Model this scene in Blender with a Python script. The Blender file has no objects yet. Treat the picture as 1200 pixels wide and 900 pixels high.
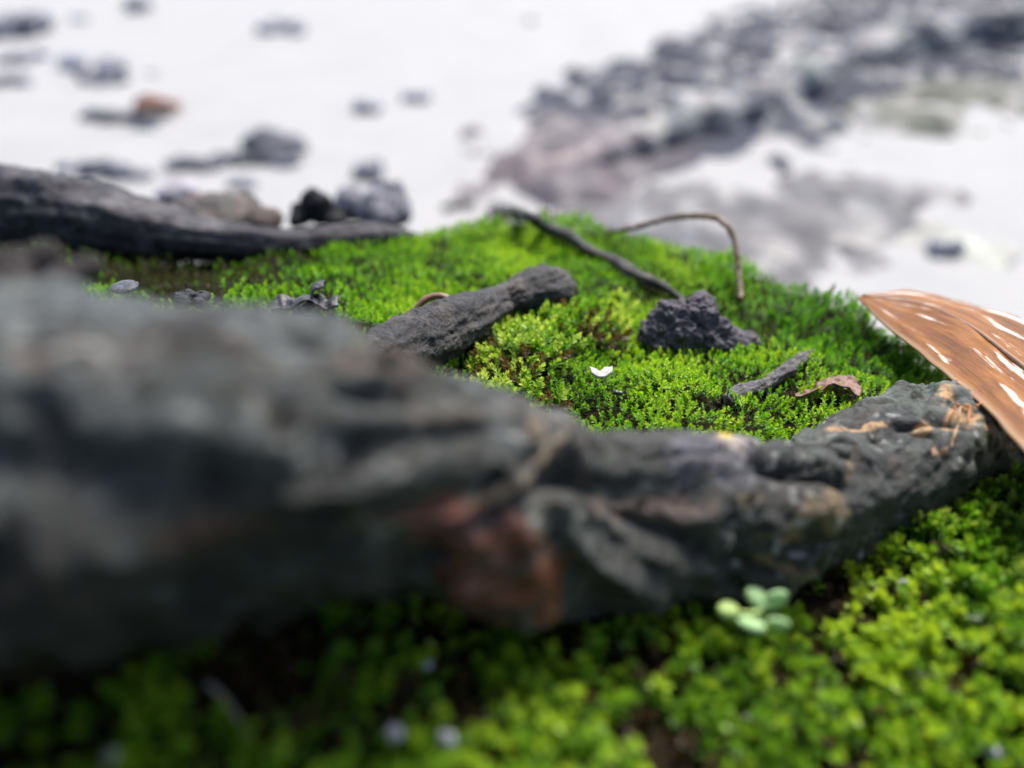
import bpy, bmesh, math, random
import numpy as np
from mathutils import Vector

random.seed(7)
RNG = np.random.default_rng(11)
S = bpy.context.scene
S.unit_settings.system = 'METRIC'
S.unit_settings.scale_length = 0.1          # one unit is ten centimetres: this is a close-up
COL = S.collection

# ------------------------------------------------------------------ camera geometry
PITCH = math.radians(35.0)
CP, SP = math.cos(PITCH), math.sin(PITCH)
CAM = np.array([0.0, 0.0, 1.75])
FPX = 900.0
RIGHT = np.array([1.0, 0, 0]); UPV = np.array([0, SP, CP]); FWD = np.array([0, CP, -SP])
FOCUS = 1.17

def pt(u, v, d):
    return CAM + d * ((u - 600) / FPX * RIGHT + (450 - v) / FPX * UPV + FWD)

def proj(P):
    P = np.asarray(P, float) - CAM
    d = P @ FWD
    ds = np.where(np.abs(d) < 1e-3, 1e-3, d)
    return 600 + FPX * (P @ RIGHT) / ds, 450 - FPX * (P @ UPV) / ds, d

# ------------------------------------------------------------------ numpy noise
def _hash(ix, iy, iz, seed):
    h = (ix * 374761393 + iy * 668265263 + iz * 2147483647 + seed * 1274126177) & 0xffffffff
    h = ((h ^ (h >> 13)) * 1274126177) & 0xffffffff
    h = ((h ^ (h >> 16)) * 2246822519) & 0xffffffff
    return ((h ^ (h >> 15)) & 0xffffff) / float(0xffffff)

def vnoise(P, seed=0):
    P = np.asarray(P, float)
    f = np.floor(P); i = f.astype(np.int64); t = P - f
    t = t * t * t * (t * (t * 6 - 15) + 10)
    out = 0
    for dx in (0, 1):
        wx = t[..., 0] if dx else 1 - t[..., 0]
        for dy in (0, 1):
            wy = t[..., 1] if dy else 1 - t[..., 1]
            for dz in (0, 1):
                wz = t[..., 2] if dz else 1 - t[..., 2]
                out = out + wx * wy * wz * _hash(i[..., 0] + dx, i[..., 1] + dy, i[..., 2] + dz, seed)
    return out * 2 - 1

def fbm(P, seed=0, octaves=4, gain=0.5, lac=2.03):
    P = np.asarray(P, float); a = 1.0; o = 0; n = 0
    for k in range(octaves):
        o = o + a * vnoise(P + 17.3 * k, seed + k); n += a; a *= gain; P = P * lac
    return o / n

def ridged(P, seed=0, octaves=3):
    P = np.asarray(P, float); a = 1.0; o = 0; n = 0
    for k in range(octaves):
        o = o + a * (1 - 2 * np.abs(vnoise(P + 9.1 * k, seed + k))); n += a; a *= 0.5; P = P * 2.1
    return o / n

def sstep(a, b, x):
    t = np.clip((x - a) / (b - a), 0, 1)
    return t * t * (3 - 2 * t)

def xyz(x, y, z=0.0):
    x, y = np.broadcast_arrays(np.asarray(x, float), np.asarray(y, float))
    return np.stack([x, y, np.zeros_like(x) + z], -1)

# ------------------------------------------------------------------ terrain: the mossy mound
CTRL = [pt(*p) for p in [
    (0, 860, .60), (-200, 860, .58), (300, 870, .64), (600, 870, .71), (900, 850, .78), (1200, 850, .80), (1400, 850, .80),
    (200, 765, .66), (0, 780, .62), (400, 748, .72), (0, 1000, .55), (600, 1000, .65), (1200, 1000, .74),
    (1200, 600, 1.04), (1020, 640, 1.02), (880, 730, .92), (700, 745, .84), (500, 740, .78),
    (150, 366, 1.36), (0, 335, 1.50), (300, 342, 1.48), (420, 345, 1.47), (250, 324, 1.68), (0, 306, 1.72), (-200, 300, 1.80),
    (430, 284, 1.80), (520, 268, 1.9), (600, 258, 1.93), (700, 270, 1.88), (560, 308, 1.66), (700, 338, 1.56), (620, 430, 1.28), (560, 450, 1.22),
    (650, 470, 1.20), (760, 420, 1.33), (850, 400, 1.40), (700, 500, 1.14), (840, 500, 1.14), (960, 460, 1.24), (1000, 424, 1.34),
    (1080, 440, 1.36), (800, 302, 1.76), (850, 364, 1.54), (920, 345, 1.58), (1000, 368, 1.50), (1080, 410, 1.48), (1250, 480, 1.42),
    (960, 390, 1.45), (1350, 530, 1.35), (1200, 500, 1.34)]]
CTRL = np.array(CTRL)
def _mq(a, b):
    return np.sqrt(((a[:, None, :2] - b[None, :, :2]) ** 2).sum(-1) + 0.12 ** 2)
_A = _mq(CTRL, CTRL) - 0.0015 * np.eye(len(CTRL)) * -1
_n = len(CTRL)
_M = np.zeros((_n + 1, _n + 1)); _M[:_n, :_n] = _A; _M[:_n, _n] = 1; _M[_n, :_n] = 1
_W = np.linalg.solve(_M, np.append(CTRL[:, 2], 0))
EX = np.array([-4, -2.2, -1.3, -.9, -.6, -.35, -.15, 0, .25, .42, .57, .67, .78, .95, 1.3, 2.0, 4.0])
EY = np.array([2.3, 1.85, 1.60, 1.60, 1.60, 1.64, 1.76, 1.80, 1.74, 1.62, 1.42, 1.30, 1.18, 1.05, .95, .7, -.2])
CREST_BUMPS = [(*pt(620, 405, 1.30)[:2], .055, .030), (*pt(680, 385, 1.38)[:2], .06, .018), (*pt(600, 462, 1.21)[:2], .05, .012),
               (*pt(930, 372, 1.47)[:2], .09, .016), (*pt(860, 372, 1.5)[:2], .06, -.03), (*pt(640, 262, 1.9)[:2], .16, .004),
               (*pt(1080, 620, 1.0)[:2], .09, .02), (*pt(700, 300, 1.7)[:2], .12, -.02), (*pt(335, 262, 1.86)[:2], .06, .07), (*pt(455, 256, 1.93)[:2], .05, .05)]

def height(x, y, clump=False):
    x = np.asarray(x, float); y = np.asarray(y, float)
    sh = np.broadcast(x, y).shape
    P = xyz(x, y).reshape(-1, 3)
    z = np.empty(len(P))
    for a in range(0, len(P), 20000):
        z[a:a + 20000] = _mq(P[a:a + 20000], CTRL) @ _W[:-1] + _W[-1]
    px, py = P[:, 0], P[:, 1]
    far = sstep(1.0, 2.2, np.hypot(px / 1.1, (py - .9)))
    z = np.clip(z, .86, 1.24) * (1 - far) + 1.0 * far
    z += .022 * fbm(P * [4, 4, 1], 3, 3)
    for bx, by, br, ba in CREST_BUMPS:
        z += ba * np.exp(-((px - bx) ** 2 + (py - by) ** 2) / br ** 2)
    if clump:
        z += .022 * fbm(P * [12, 12, 1], 23, 3) * (.35 + .65 * sstep(.55, .85, P[:, 1]))
    ye = np.interp(px, EX, EY)
    s = np.maximum(0, py - ye)
    side = np.maximum(0, np.abs(px) - 4.0)
    s = np.maximum(s, side)
    z = z - 1.35 * s ** 1.25
    z = z + .03 * fbm(P * [2.5, 2.5, 1], 31, 3) * sstep(0, .3, s)
    return np.maximum(z, -.12).reshape(sh)

def hit(u, v, off=0.0):
    """where the ray through a photograph point meets the mound (or the pale ground beyond it)"""
    d = np.arange(.35, 14, .004)
    P = CAM + d[:, None] * ((u - 600) / FPX * RIGHT + (450 - v) / FPX * UPV + FWD)
    hm = height(P[:, 0], P[:, 1], True) + .018 * (P[:, 1] < 2.2)
    h = np.maximum(hm, 0) + off
    k = np.nonzero(P[:, 2] < h)[0]
    if len(k) == 0:
        return P[-1], d[-1]
    return P[k[0]], d[k[0]]

def ground_pt(u, v, z=0.0):
    r = (u - 600) / FPX * RIGHT + (450 - v) / FPX * UPV + FWD
    d = (z - CAM[2]) / r[2]
    return CAM + d * r, d

# ------------------------------------------------------------------ object helpers
def tag(o, label=None, cat=None, group=None, kind=None):
    if label: o['label'] = label
    if cat: o['category'] = cat
    if group: o['group'] = group
    if kind: o['kind'] = kind
    return o

def mesh_obj(name, verts, faces, mat, parent=None, smooth=True, colors=None):
    me = bpy.data.meshes.new(name)
    me.from_pydata([tuple(map(float, v)) for v in verts], [], [tuple(map(int, f)) for f in faces])
    if smooth:
        me.polygons.foreach_set('use_smooth', [True] * len(me.polygons))
    if colors is not None:
        at = me.color_attributes.new('col', 'FLOAT_COLOR', 'POINT')
        c = np.ones((len(verts), 4), np.float32); c[:, :3] = np.clip(colors, 0, 1)
        at.data.foreach_set('color', c.ravel())
    me.materials.append(mat)
    me.update()
    o = bpy.data.objects.new(name, me); COL.objects.link(o)
    if parent is not None: o.parent = parent
    return o

def empty(name, loc):
    o = bpy.data.objects.new(name, None); o.location = tuple(map(float, loc)); o.empty_display_size = .05
    COL.objects.link(o); return o

def recentre(o):
    """put the origin of a one-mesh thing at its base"""
    me = o.data
    n = len(me.vertices); a = np.empty(n * 3, np.float32); me.vertices.foreach_get('co', a); a = a.reshape(-1, 3)
    c = np.array([a[:, 0].mean(), a[:, 1].mean(), a[:, 2].min()])
    me.vertices.foreach_set('co', (a - c).astype(np.float32).ravel()); me.update()
    o.location = tuple(map(float, c)); return o

def catmull(P, n):
    P = np.asarray(P, float)
    P = np.vstack([2 * P[0] - P[1], P, 2 * P[-1] - P[-2]])
    m = len(P) - 3
    seg = np.linalg.norm(np.diff(P[1:-1], axis=0)[:, :3], axis=1)
    cum = np.concatenate([[0], np.cumsum(seg)])
    s = np.linspace(0, cum[-1], n)
    i = np.clip(np.searchsorted(cum, s, 'right') - 1, 0, m - 1)
    t = ((s - cum[i]) / np.maximum(seg[i], 1e-9))[:, None]
    p0, p1, p2, p3 = P[i], P[i + 1], P[i + 2], P[i + 3]
    return .5 * ((2 * p1) + (-p0 + p2) * t + (2 * p0 - 5 * p1 + 4 * p2 - p3) * t * t + (-p0 + 3 * p1 - 3 * p2 + p3) * t ** 3), s

def sweep(stations, nl, na, squash=1.0):
    """stations: (x,y,z,r). returns V (nl,na,3), N, s (nl), a (na)"""
    Q, s = catmull(stations, nl)
    C, R = Q[:, :3], np.maximum(Q[:, 3], 1e-4)
    T = np.gradient(C, axis=0); T /= np.linalg.norm(T, axis=1)[:, None]
    ref = np.array([0, 0, 1.0])
    B = np.cross(T, ref); B /= np.maximum(np.linalg.norm(B, axis=1), 1e-6)[:, None]
    U = np.cross(B, T)
    a = np.linspace(0, 2 * math.pi, na, endpoint=False)
    N = np.cos(a)[None, :, None] * B[:, None] + np.sin(a)[None, :, None] * U[:, None]
    V = C[:, None] + R[:, None, None] * (np.cos(a)[None, :, None] * B[:, None] + squash * np.sin(a)[None, :, None] * U[:, None])
    return V, N, s, a, R

def tube_faces(nl, na, off=0):
    i = np.arange(nl - 1)[:, None]; j = np.arange(na)[None]
    q = np.stack([i * na + j, (i + 1) * na + j, (i + 1) * na + (j + 1) % na, i * na + (j + 1) % na], -1).reshape(-1, 4) + off
    f = [tuple(x) for x in q]
    f.append(tuple(range(off, off + na))); f.append(tuple(range(off + (nl - 1) * na, off + nl * na))[::-1])
    return f

def tube(name, pts, mat, parent=None, nl=40, na=8, rough=0.0, seed=0, colors=None):
    V, N, s, a, R = sweep(pts, nl, na)
    if rough:
        V = V + N * (rough * R[:, None] * fbm(V / np.mean(R) * .8, seed, 3))[..., None]
    return mesh_obj(name, V.reshape(-1, 3), tube_faces(nl, na), mat, parent, colors=colors)

def fuse(name, blobs, mat, voxel, disp=(), colfn=None, parent=None):
    """blobs: (centre, radii, yaw, tilt). fused into one lump, then displaced by noise (amp, freq, seed, ridged?)"""
    bm = bmesh.new()
    from mathutils import Matrix
    for c, r, yaw, tilt in blobs:
        m = Matrix.Translation(Vector(c)) @ Matrix.Rotation(yaw, 4, 'Z') @ Matrix.Rotation(tilt, 4, 'Y') @ Matrix.Diagonal((*r, 1))
        bmesh.ops.create_icosphere(bm, subdivisions=3, radius=1, matrix=m)
    me = bpy.data.meshes.new(name); bm.to_mesh(me); bm.free()
    o = bpy.data.objects.new(name, me); COL.objects.link(o)
    md = o.modifiers.new('fuse', 'REMESH'); md.mode = 'VOXEL'; md.voxel_size = voxel; md.use_smooth_shade = True
    dg = bpy.context.evaluated_depsgraph_get()
    ev = o.evaluated_get(dg); nm = bpy.data.meshes.new_from_object(ev)
    o.modifiers.clear(); o.data = nm; bpy.data.meshes.remove(me); nm.name = name
    n = len(nm.vertices); a = np.empty(n * 3, np.float32); nm.vertices.foreach_get('co', a); P = a.reshape(-1, 3).astype(float)
    b = np.empty(n * 3, np.float32); nm.vertices.foreach_get('normal', b); N = b.reshape(-1, 3)
    D = np.zeros(n)
    for amp, fr, sd, kind in disp:
        D += amp * (ridged(P * fr, sd) if kind == 'r' else fbm(P * fr, sd))
    P2 = P + N * D[:, None]
    nm.vertices.foreach_set('co', P2.astype(np.float32).ravel())
    nm.polygons.foreach_set('use_smooth', [True] * len(nm.polygons))
    if colfn is not None:
        at = nm.color_attributes.new('col', 'FLOAT_COLOR', 'POINT')
        c = np.ones((n, 4), np.float32); c[:, :3] = np.clip(colfn(P2), 0, 1); at.data.foreach_set('color', c.ravel())
    nm.materials.clear(); nm.materials.append(mat); nm.update()
    if parent is not None: o.parent = parent
    return o

# ------------------------------------------------------------------ materials
def new_mat(name):
    m = bpy.data.materials.new(name); m.use_nodes = True
    nt = m.node_tree; b = nt.nodes['Principled BSDF']
    return m, nt, b

def ramp(nt, fac, stops):
    r = nt.nodes.new('ShaderNodeValToRGB')
    while len(r.color_ramp.elements) < len(stops): r.color_ramp.elements.new(.5)
    for e, (p, c) in zip(r.color_ramp.elements, stops): e.position = p; e.color = (*c, 1)
    nt.links.new(fac, r.inputs[0]); return r.outputs[0]

def noise_node(nt, scale, detail=6, rough=.6, vec=None):
    n = nt.nodes.new('ShaderNodeTexNoise'); n.inputs['Scale'].default_value = scale
    n.inputs['Detail'].default_value = detail; n.inputs['Roughness'].default_value = rough
    if vec is not None: nt.links.new(vec, n.inputs['Vector'])
    return n.outputs['Fac']

def coord(nt, scale=(1, 1, 1), kind='Object'):
    t = nt.nodes.new('ShaderNodeTexCoord'); m = nt.nodes.new('ShaderNodeMapping')
    m.inputs['Scale'].default_value = scale; nt.links.new(t.outputs[kind], m.inputs['Vector']); return m.outputs['Vector']

def mixc(nt, fac, a, b, mode='MIX'):
    m = nt.nodes.new('ShaderNodeMix'); m.data_type = 'RGBA'; m.blend_type = mode
    for sock, v in ((m.inputs[0], fac), (m.inputs[6], a), (m.inputs[7], b)):
        if isinstance(v, (tuple, list)): sock.default_value = (*v, 1)
        elif isinstance(v, (int, float)): sock.default_value = v
        else: nt.links.new(v, sock)
    return m.outputs[2]

def bump(nt, b, h, strength, dist):
    n = nt.nodes.new('ShaderNodeBump'); n.inputs['Strength'].default_value = strength; n.inputs['Distance'].default_value = dist
    nt.links.new(h, n.inputs['Height']); nt.links.new(n.outputs[0], b.inputs['Normal'])

def vcol_mat(name, rough=.6, fine=90, bumpd=.006, speck=.35, spec=.4, stretch=(1, 1, 1), roughvar=.25):
    """base colour from the mesh's own colour attribute, broken up by fine grain, with a bumpy rough surface"""
    m, nt, b = new_mat(name)
    at = nt.nodes.new('ShaderNodeAttribute'); at.attribute_name = 'col'
    v = coord(nt, stretch)
    g = noise_node(nt, fine, 8, .7, v)
    gr = ramp(nt, g, [(.30, (1 - speck,) * 3), (.5, (1, 1, 1)), (.72, (1 + speck * .9,) * 3)])
    c = mixc(nt, 1.0, at.outputs['Color'], gr, 'MULTIPLY')
    g2 = noise_node(nt, fine * .22, 5, .6, v)
    c = mixc(nt, 1.0, c, ramp(nt, g2, [(.3, (.75, .78, .8)), (.7, (1.2, 1.15, 1.1))]), 'MULTIPLY')
    nt.links.new(c, b.inputs['Base Color'])
    rr = nt.nodes.new('ShaderNodeMapRange'); rr.inputs[3].default_value = rough - roughvar; rr.inputs[4].default_value = rough + roughvar
    rr.inputs[1].default_value = .3; rr.inputs[2].default_value = .7
    nt.links.new(g2, rr.inputs[0]); nt.links.new(rr.outputs[0], b.inputs['Roughness'])
    b.inputs['Specular IOR Level'].default_value = spec
    add = nt.nodes.new('ShaderNodeMath'); add.operation = 'MULTIPLY_ADD'; add.inputs[1].default_value = .6
    nt.links.new(g2, add.inputs[2]); nt.links.new(g, add.inputs[0])
    bump(nt, b, add.outputs[0], .9, bumpd)
    return m

M_BARK = vcol_mat('wet_bark', .5, 95, .015, .6, .42, roughvar=.2)
M_BARK_FAR = vcol_mat('old_bark', .6, 40, .014, .5, .3)
M_ROCK = vcol_mat('earth_lump', .8, 110, .006, .35, .25, roughvar=.12)
M_LITTER = vcol_mat('leaf_litter', .7, 12, .02, .4, .3)

def moss_mat(name, dark, mid, light, dead, trans=.45):
    m, nt, b = new_mat(name)
    at = nt.nodes.new('ShaderNodeAttribute'); at.attribute_type = 'INSTANCER'; at.attribute_name = 'tint'
    lf = nt.nodes.new('ShaderNodeAttribute'); lf.attribute_name = 'leafv'
    ad = nt.nodes.new('ShaderNodeMath'); ad.operation = 'MULTIPLY_ADD'; ad.inputs[1].default_value = .3
    nt.links.new(lf.outputs['Fac'], ad.inputs[0]); nt.links.new(at.outputs['Fac'], ad.inputs[2])
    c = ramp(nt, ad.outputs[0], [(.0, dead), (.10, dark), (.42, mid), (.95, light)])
    nt.links.new(c, b.inputs['Base Color']); b.inputs['Roughness'].default_value = .42
    b.inputs['Specular IOR Level'].default_value = .35
    tr = nt.nodes.new('ShaderNodeBsdfTranslucent')
    nt.links.new(mixc(nt, 1.0, c, (1.25, 1.15, .7), 'MULTIPLY'), tr.inputs['Color'])
    mx = nt.nodes.new('ShaderNodeMixShader'); mx.inputs[0].default_value = trans
    nt.links.new(b.outputs[0], mx.inputs[1]); nt.links.new(tr.outputs[0], mx.inputs[2])
    nt.links.new(mx.outputs[0], nt.nodes['Material Output'].inputs['Surface'])
    return m

DEAD = (.10, .065, .022)
M_CARPET = moss_mat('carpet_moss', (.028, .075, .006), (.125, .35, .009), (.34, .52, .03), (.040, .042, .012))  # last colour serves dead shoots and the shade painted at left
M_LUSH = moss_mat('cushion_moss', (.04, .13, .006), (.14, .34, .015), (.44, .56, .10), DEAD)
M_FEATHER = moss_mat('feather_moss', (.035, .13, .006), (.10, .31, .009), (.26, .47, .03), (.05, .06, .015))
M_FRONT = moss_mat('rosette_moss', (.035, .10, .008), (.135, .285, .013), (.34, .48, .03), (.055, .036, .014))

# soil under the moss
M_SOIL, nt, b = new_mat('dark_soil')
v = coord(nt)
c = ramp(nt, noise_node(nt, 30, 8, .7, v), [(.3, (.005, .004, .0025)), (.55, (.014, .009, .005)), (.8, (.04, .026, .014))])
nt.links.new(c, b.inputs['Base Color']); b.inputs['Roughness'].default_value = .85; b.inputs['Specular IOR Level'].default_value = .08
bump(nt, b, noise_node(nt, 60, 8, .7, v), 1.0, .012)

# pale ground beyond the mound
M_PALE, nt, b = new_mat('pale_ground')
v = coord(nt)
c = ramp(nt, noise_node(nt, 1.6, 8, .65, v), [(.25, (.225, .228, .231)), (.5, (.252, .253, .254)), (.8, (.272, .271, .27))])
nt.links.new(c, b.inputs['Base Color']); b.inputs['Roughness'].default_value = .85
b.inputs['Specular IOR Level'].default_value = .2
bump(nt, b, noise_node(nt, 8, 8, .7, v), .3, .03)

def plain(name, col, rough=.6, spec=.4, trans=0, var=.25, scale=40):
    m, nt, b = new_mat(name)
    n = noise_node(nt, scale, 6, .6, coord(nt))
    lo = tuple(x * (1 - var) for x in col); hi = tuple(min(1, x * (1 + var)) for x in col)
    c = ramp(nt, n, [(.3, lo), (.7, hi)])
    nt.links.new(c, b.inputs['Base Color']); b.inputs['Roughness'].default_value = rough
    b.inputs['Specular IOR Level'].default_value = spec
    if trans:
        tr = nt.nodes.new('ShaderNodeBsdfTranslucent'); nt.links.new(c, tr.inputs['Color'])
        mx = nt.nodes.new('ShaderNodeMixShader'); mx.inputs[0].default_value = trans
        nt.links.new(b.outputs[0], mx.inputs[1]); nt.links.new(tr.outputs[0], mx.inputs[2])
        nt.links.new(mx.outputs[0], nt.nodes['Material Output'].inputs['Surface'])
    bump(nt, b, n, .5, .004)
    return m

# ------------------------------------------------------------------ setting
def axis(lo, hi, flo, fhi, fine, coarse):
    return np.concatenate([np.arange(lo, flo, coarse), np.arange(flo, fhi, fine), np.arange(fhi, hi + coarse, coarse)])
gx = axis(-6, 6, -1.8, 1.7, .016, .12); gy = axis(-7, 5, .05, 2.5, .016, .12)
GX, GY = np.meshgrid(gx, gy)
GZ = height(GX, GY) - .004 + .008 * fbm(xyz(GX, GY) * [30, 30, 1], 77, 3)
nx, ny = len(gx), len(gy)
i = np.arange(ny - 1)[:, None]; j = np.arange(nx - 1)[None]
F = np.stack([i * nx + j, i * nx + j + 1, (i + 1) * nx + j + 1, (i + 1) * nx + j], -1).reshape(-1, 4)
tag(mesh_obj('terrain', np.stack([GX, GY, GZ], -1).reshape(-1, 3), F, M_SOIL), kind='structure')

bm = bmesh.new()
bmesh.ops.create_grid(bm, x_segments=60, y_segments=60, size=1500)
me = bpy.data.meshes.new('ground'); bm.to_mesh(me); bm.free(); me.materials.append(M_PALE)
g = bpy.data.objects.new('ground', me); COL.objects.link(g); tag(g, kind='structure')

# earth patches lying on the pale ground: low uneven heaps that sink into it along a ragged outline
M_EARTH = vcol_mat('grey_earth', .85, 9, .03, .35, .2, roughvar=.1)
def soil_patch(poly_uv, cell, amp, seed, thick, ucol, pk=None):
    G = np.array([ground_pt(u, v)[0][:2] for u, v in poly_uv])
    lo, hi = G.min(0) - .4, G.max(0) + .4
    xs = np.arange(lo[0], hi[0], cell); ys = np.arange(lo[1], hi[1], cell)
    X, Y = np.meshgrid(xs, ys)
    inside = np.zeros(X.shape, bool); dist = np.full(X.shape, 1e9)
    for k in range(len(G)):
        a, c = G[k], G[(k + 1) % len(G)]
        cond = ((a[1] > Y) != (c[1] > Y)) & (X < (c[0] - a[0]) * (Y - a[1]) / (c[1] - a[1] + 1e-12) + a[0])
        inside ^= cond
        e = c - a; L = e @ e
        t = np.clip(((X - a[0]) * e[0] + (Y - a[1]) * e[1]) / L, 0, 1)
        dist = np.minimum(dist, np.hypot(X - a[0] - t * e[0], Y - a[1] - t * e[1]))
    sd = np.where(inside, dist, -dist)
    Z = thick * np.clip(sd / .35, -1, 1) + amp * fbm(xyz(X, Y) * [3.2, 2.2, 1], seed, 5, .62) - .01
    Z = np.where(sd < -.35, -.1, Z)
    colr = np.array(ucol) * (1 + .5 * fbm(xyz(X, Y) * [5, 4, 1], seed + 5, 4))[..., None]
    pale = sstep(.15, .38, fbm(xyz(X, Y) * [7, 5, 1], seed + 9, 4))[..., None]
    colr = colr * (1 - pale) + np.array([.23, .23, .23]) * pale
    if pk is not None:
        e0 = ground_pt(620, 200)[0]; m = sstep(1.6, .3, np.hypot(X - e0[0], Y - e0[1]))[..., None] * .8
        colr = colr * (1 - m) + np.array(pk) * m
    n1, n0 = X.shape
    i = np.arange(n1 - 1)[:, None]; j = np.arange(n0 - 1)[None]
    F = np.stack([i * n0 + j, i * n0 + j + 1, (i + 1) * n0 + j + 1, (i + 1) * n0 + j], -1).reshape(-1, 4)
    keep = (Z.reshape(-1)[F] > -.08).any(1)
    o = mesh_obj('earth', np.stack([X, Y, Z], -1).reshape(-1, 3), F[keep], M_EARTH, colors=colr.reshape(-1, 3))
    return tag(o, kind='structure')
soil_patch([(640, 240), (760, 218), (900, 205), (1040, 200), (1130, 225), (1090, 260), (1010, 300), (980, 350), (850, 380), (680, 320)], .035, .09, 5, .07, (.11, .11, .118))
soil_patch([(960, 120), (1080, 90), (1200, 70), (1400, 60), (1400, 130), (1200, 150), (1080, 158), (990, 145)], .05, .16, 15, .05, (.09, .095, .08))
soil_patch([(575, 205), (590, 160), (650, 118), (720, 80), (800, 42), (900, 8), (1010, -22), (1200, -48), (1450, -60), (1450, 40), (1220, 80), (1060, 112), (960, 154), (860, 194), (760, 218), (690, 240), (610, 236)], .045, .20, 45, .07, (.036, .040, .058), pk=(.135, .118, .128))
soil_patch([(1010, 335), (1060, 300), (1120, 255), (1135, 262), (1080, 310), (1030, 345)], .03, .05, 25, .0, (.28, .29, .26))

# ------------------------------------------------------------------ big root across the foreground
def gauss_uv(U, V, u, v, ru, rv, rot=0.0):
    c, s = math.cos(math.radians(rot)), math.sin(math.radians(rot))
    du, dv = U - u, V - v
    a = (du * c + dv * s) / ru; b_ = (-du * s + dv * c) / rv
    return np.exp(-(a * a + b_ * b_))

def line_uv(U, V, pts, w):
    d = np.full(U.shape, 1e9)
    for (a, b_), (c, e) in zip(pts[:-1], pts[1:]):
        L = (c - a) ** 2 + (e - b_) ** 2
        t = np.clip(((U - a) * (c - a) + (V - b_) * (e - b_)) / L, 0, 1)
        d = np.minimum(d, np.hypot(U - a - t * (c - a), V - b_ - t * (e - b_)))
    return np.exp(-(d / w) ** 2)

def st(u, vt, vb, d):
    c = pt(u, (vt + vb) / 2, d); return (*c, (vb - vt) / 2 / FPX * d)

ROOT = [(-1.9, -1.0, 1.35, .62), (-1.15, -.1, 1.36, .36), (*pt(-420, 560, .66), .19),
        st(-150, 282, 800, .61), st(30, 308, 755, .62), st(200, 342, 730, .65), st(400, 394, 715, .69), st(560, 470, 702, .77),
        st(700, 503, 708, .84), st(830, 520, 700, .91), st(930, 512, 672, .985), st(1030, 476, 630, 1.09), st(1130, 457, 590, 1.17),
        st(1250, 478, 590, 1.24), st(1400, 530, 630, 1.28), st(1600, 620, 690, 1.3)]
NL, NA = 1150, 330
V, N, s, a, R = sweep(ROOT, NL, NA)
Ang = np.broadcast_to(a, (NL, NA)); Sx = np.broadcast_to(s[:, None], (NL, NA))
Q = np.stack([Sx * 3.0, np.cos(Ang) * 1.1, np.sin(Ang) * 1.1], -1)
left = sstep(.95, .65, proj(V)[2])          # near end is more folded
D = R[:, None] * (.16 * fbm(Q * 1.3, 2, 3) + .03 * ridged(Q * [1.3, 2.2, 2.2], 8, 3) * (.1 + left))
D += .034 * fbm(V * 6.5, 52, 3) * (.45 + .55 * left) + .016 * ridged(V * 7.5 + .5 * fbm(V * 6, 57, 2)[..., None], 55, 2) * (.35 + .65 * left)
D += .0045 * ridged(V * 11, 44, 3) * (.3 + left) + .016 * fbm(V * 9, 46, 3) + .008 * fbm(V * 24, 48, 3) + .0055 * fbm(V * 60, 19, 4)
pit = sstep(.42, .62, vnoise(V * 48, 205)) * sstep(-.2, .2, fbm(V * 8, 207, 2))
D -= .006 * pit
crack = sstep(.72, .93, ridged(V * [7, 9, 11] + 1.1 * fbm(V * 8, 90, 3)[..., None], 61, 1)) * sstep(-.1, .25, fbm(V * 7, 66, 2))
D -= .013 * crack
Uu, Vv, Dd = proj(V)
view = V - CAM; view /= np.linalg.norm(view, axis=-1)[..., None]
W = sstep(-.15, .35, -(N * view).sum(-1)) * (Dd > .2)
def feat(amp, *k): return amp * W * gauss_uv(Uu, Vv, *k)
pits = [(-.040, 432, 462, 42, 17, 12), (-.060, 930, 558, 50, 9, 17), (-.024, 720, 562, 80, 22, 8), (-.024, 590, 592, 90, 11, -22),
        (-.028, 765, 610, 70, 20, 30), (-.020, 500, 515, 90, 12, -6), (-.016, 300, 430, 110, 18, 8), (-.03, 160, 560, 170, 45, 4),
        (-.02, 690, 690, 60, 30, 40), (-.012, 965, 505, 34, 6, -4), (-.010, 820, 670, 80, 25, -10), (-.02, 350, 640, 150, 40, 0)]
lumps = [(.008, 535, 620, 24, 16, 15), (.010, 565, 645, 26, 18, 0), (.009, 632, 672, 22, 20, 0), (.009, 550, 680, 26, 14, 0), (.016, 945, 598, 34, 26, -20), (.012, 620, 500, 60, 20, 10),
         (.012, 830, 546, 46, 20, 8), (.018, 470, 560, 110, 26, -14), (.014, 470, 440, 40, 14, 20), (.012, 1120, 490, 60, 26, 20)]
for p in pits + lumps: D += feat(*p)
rim1 = W * line_uv(Uu, Vv, [(420, 612), (500, 606), (560, 590), (615, 562), (648, 528)], 9)
rim2 = W * line_uv(Uu, Vv, [(652, 585), (672, 630), (705, 668), (770, 700)], 13)
rim3 = W * line_uv(Uu, Vv, [(440, 520), (520, 497), (600, 495), (680, 520)], 12)
D += .012 * rim1 + .012 * rim2 + .008 * rim3
V = V + N * D[..., None]
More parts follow.
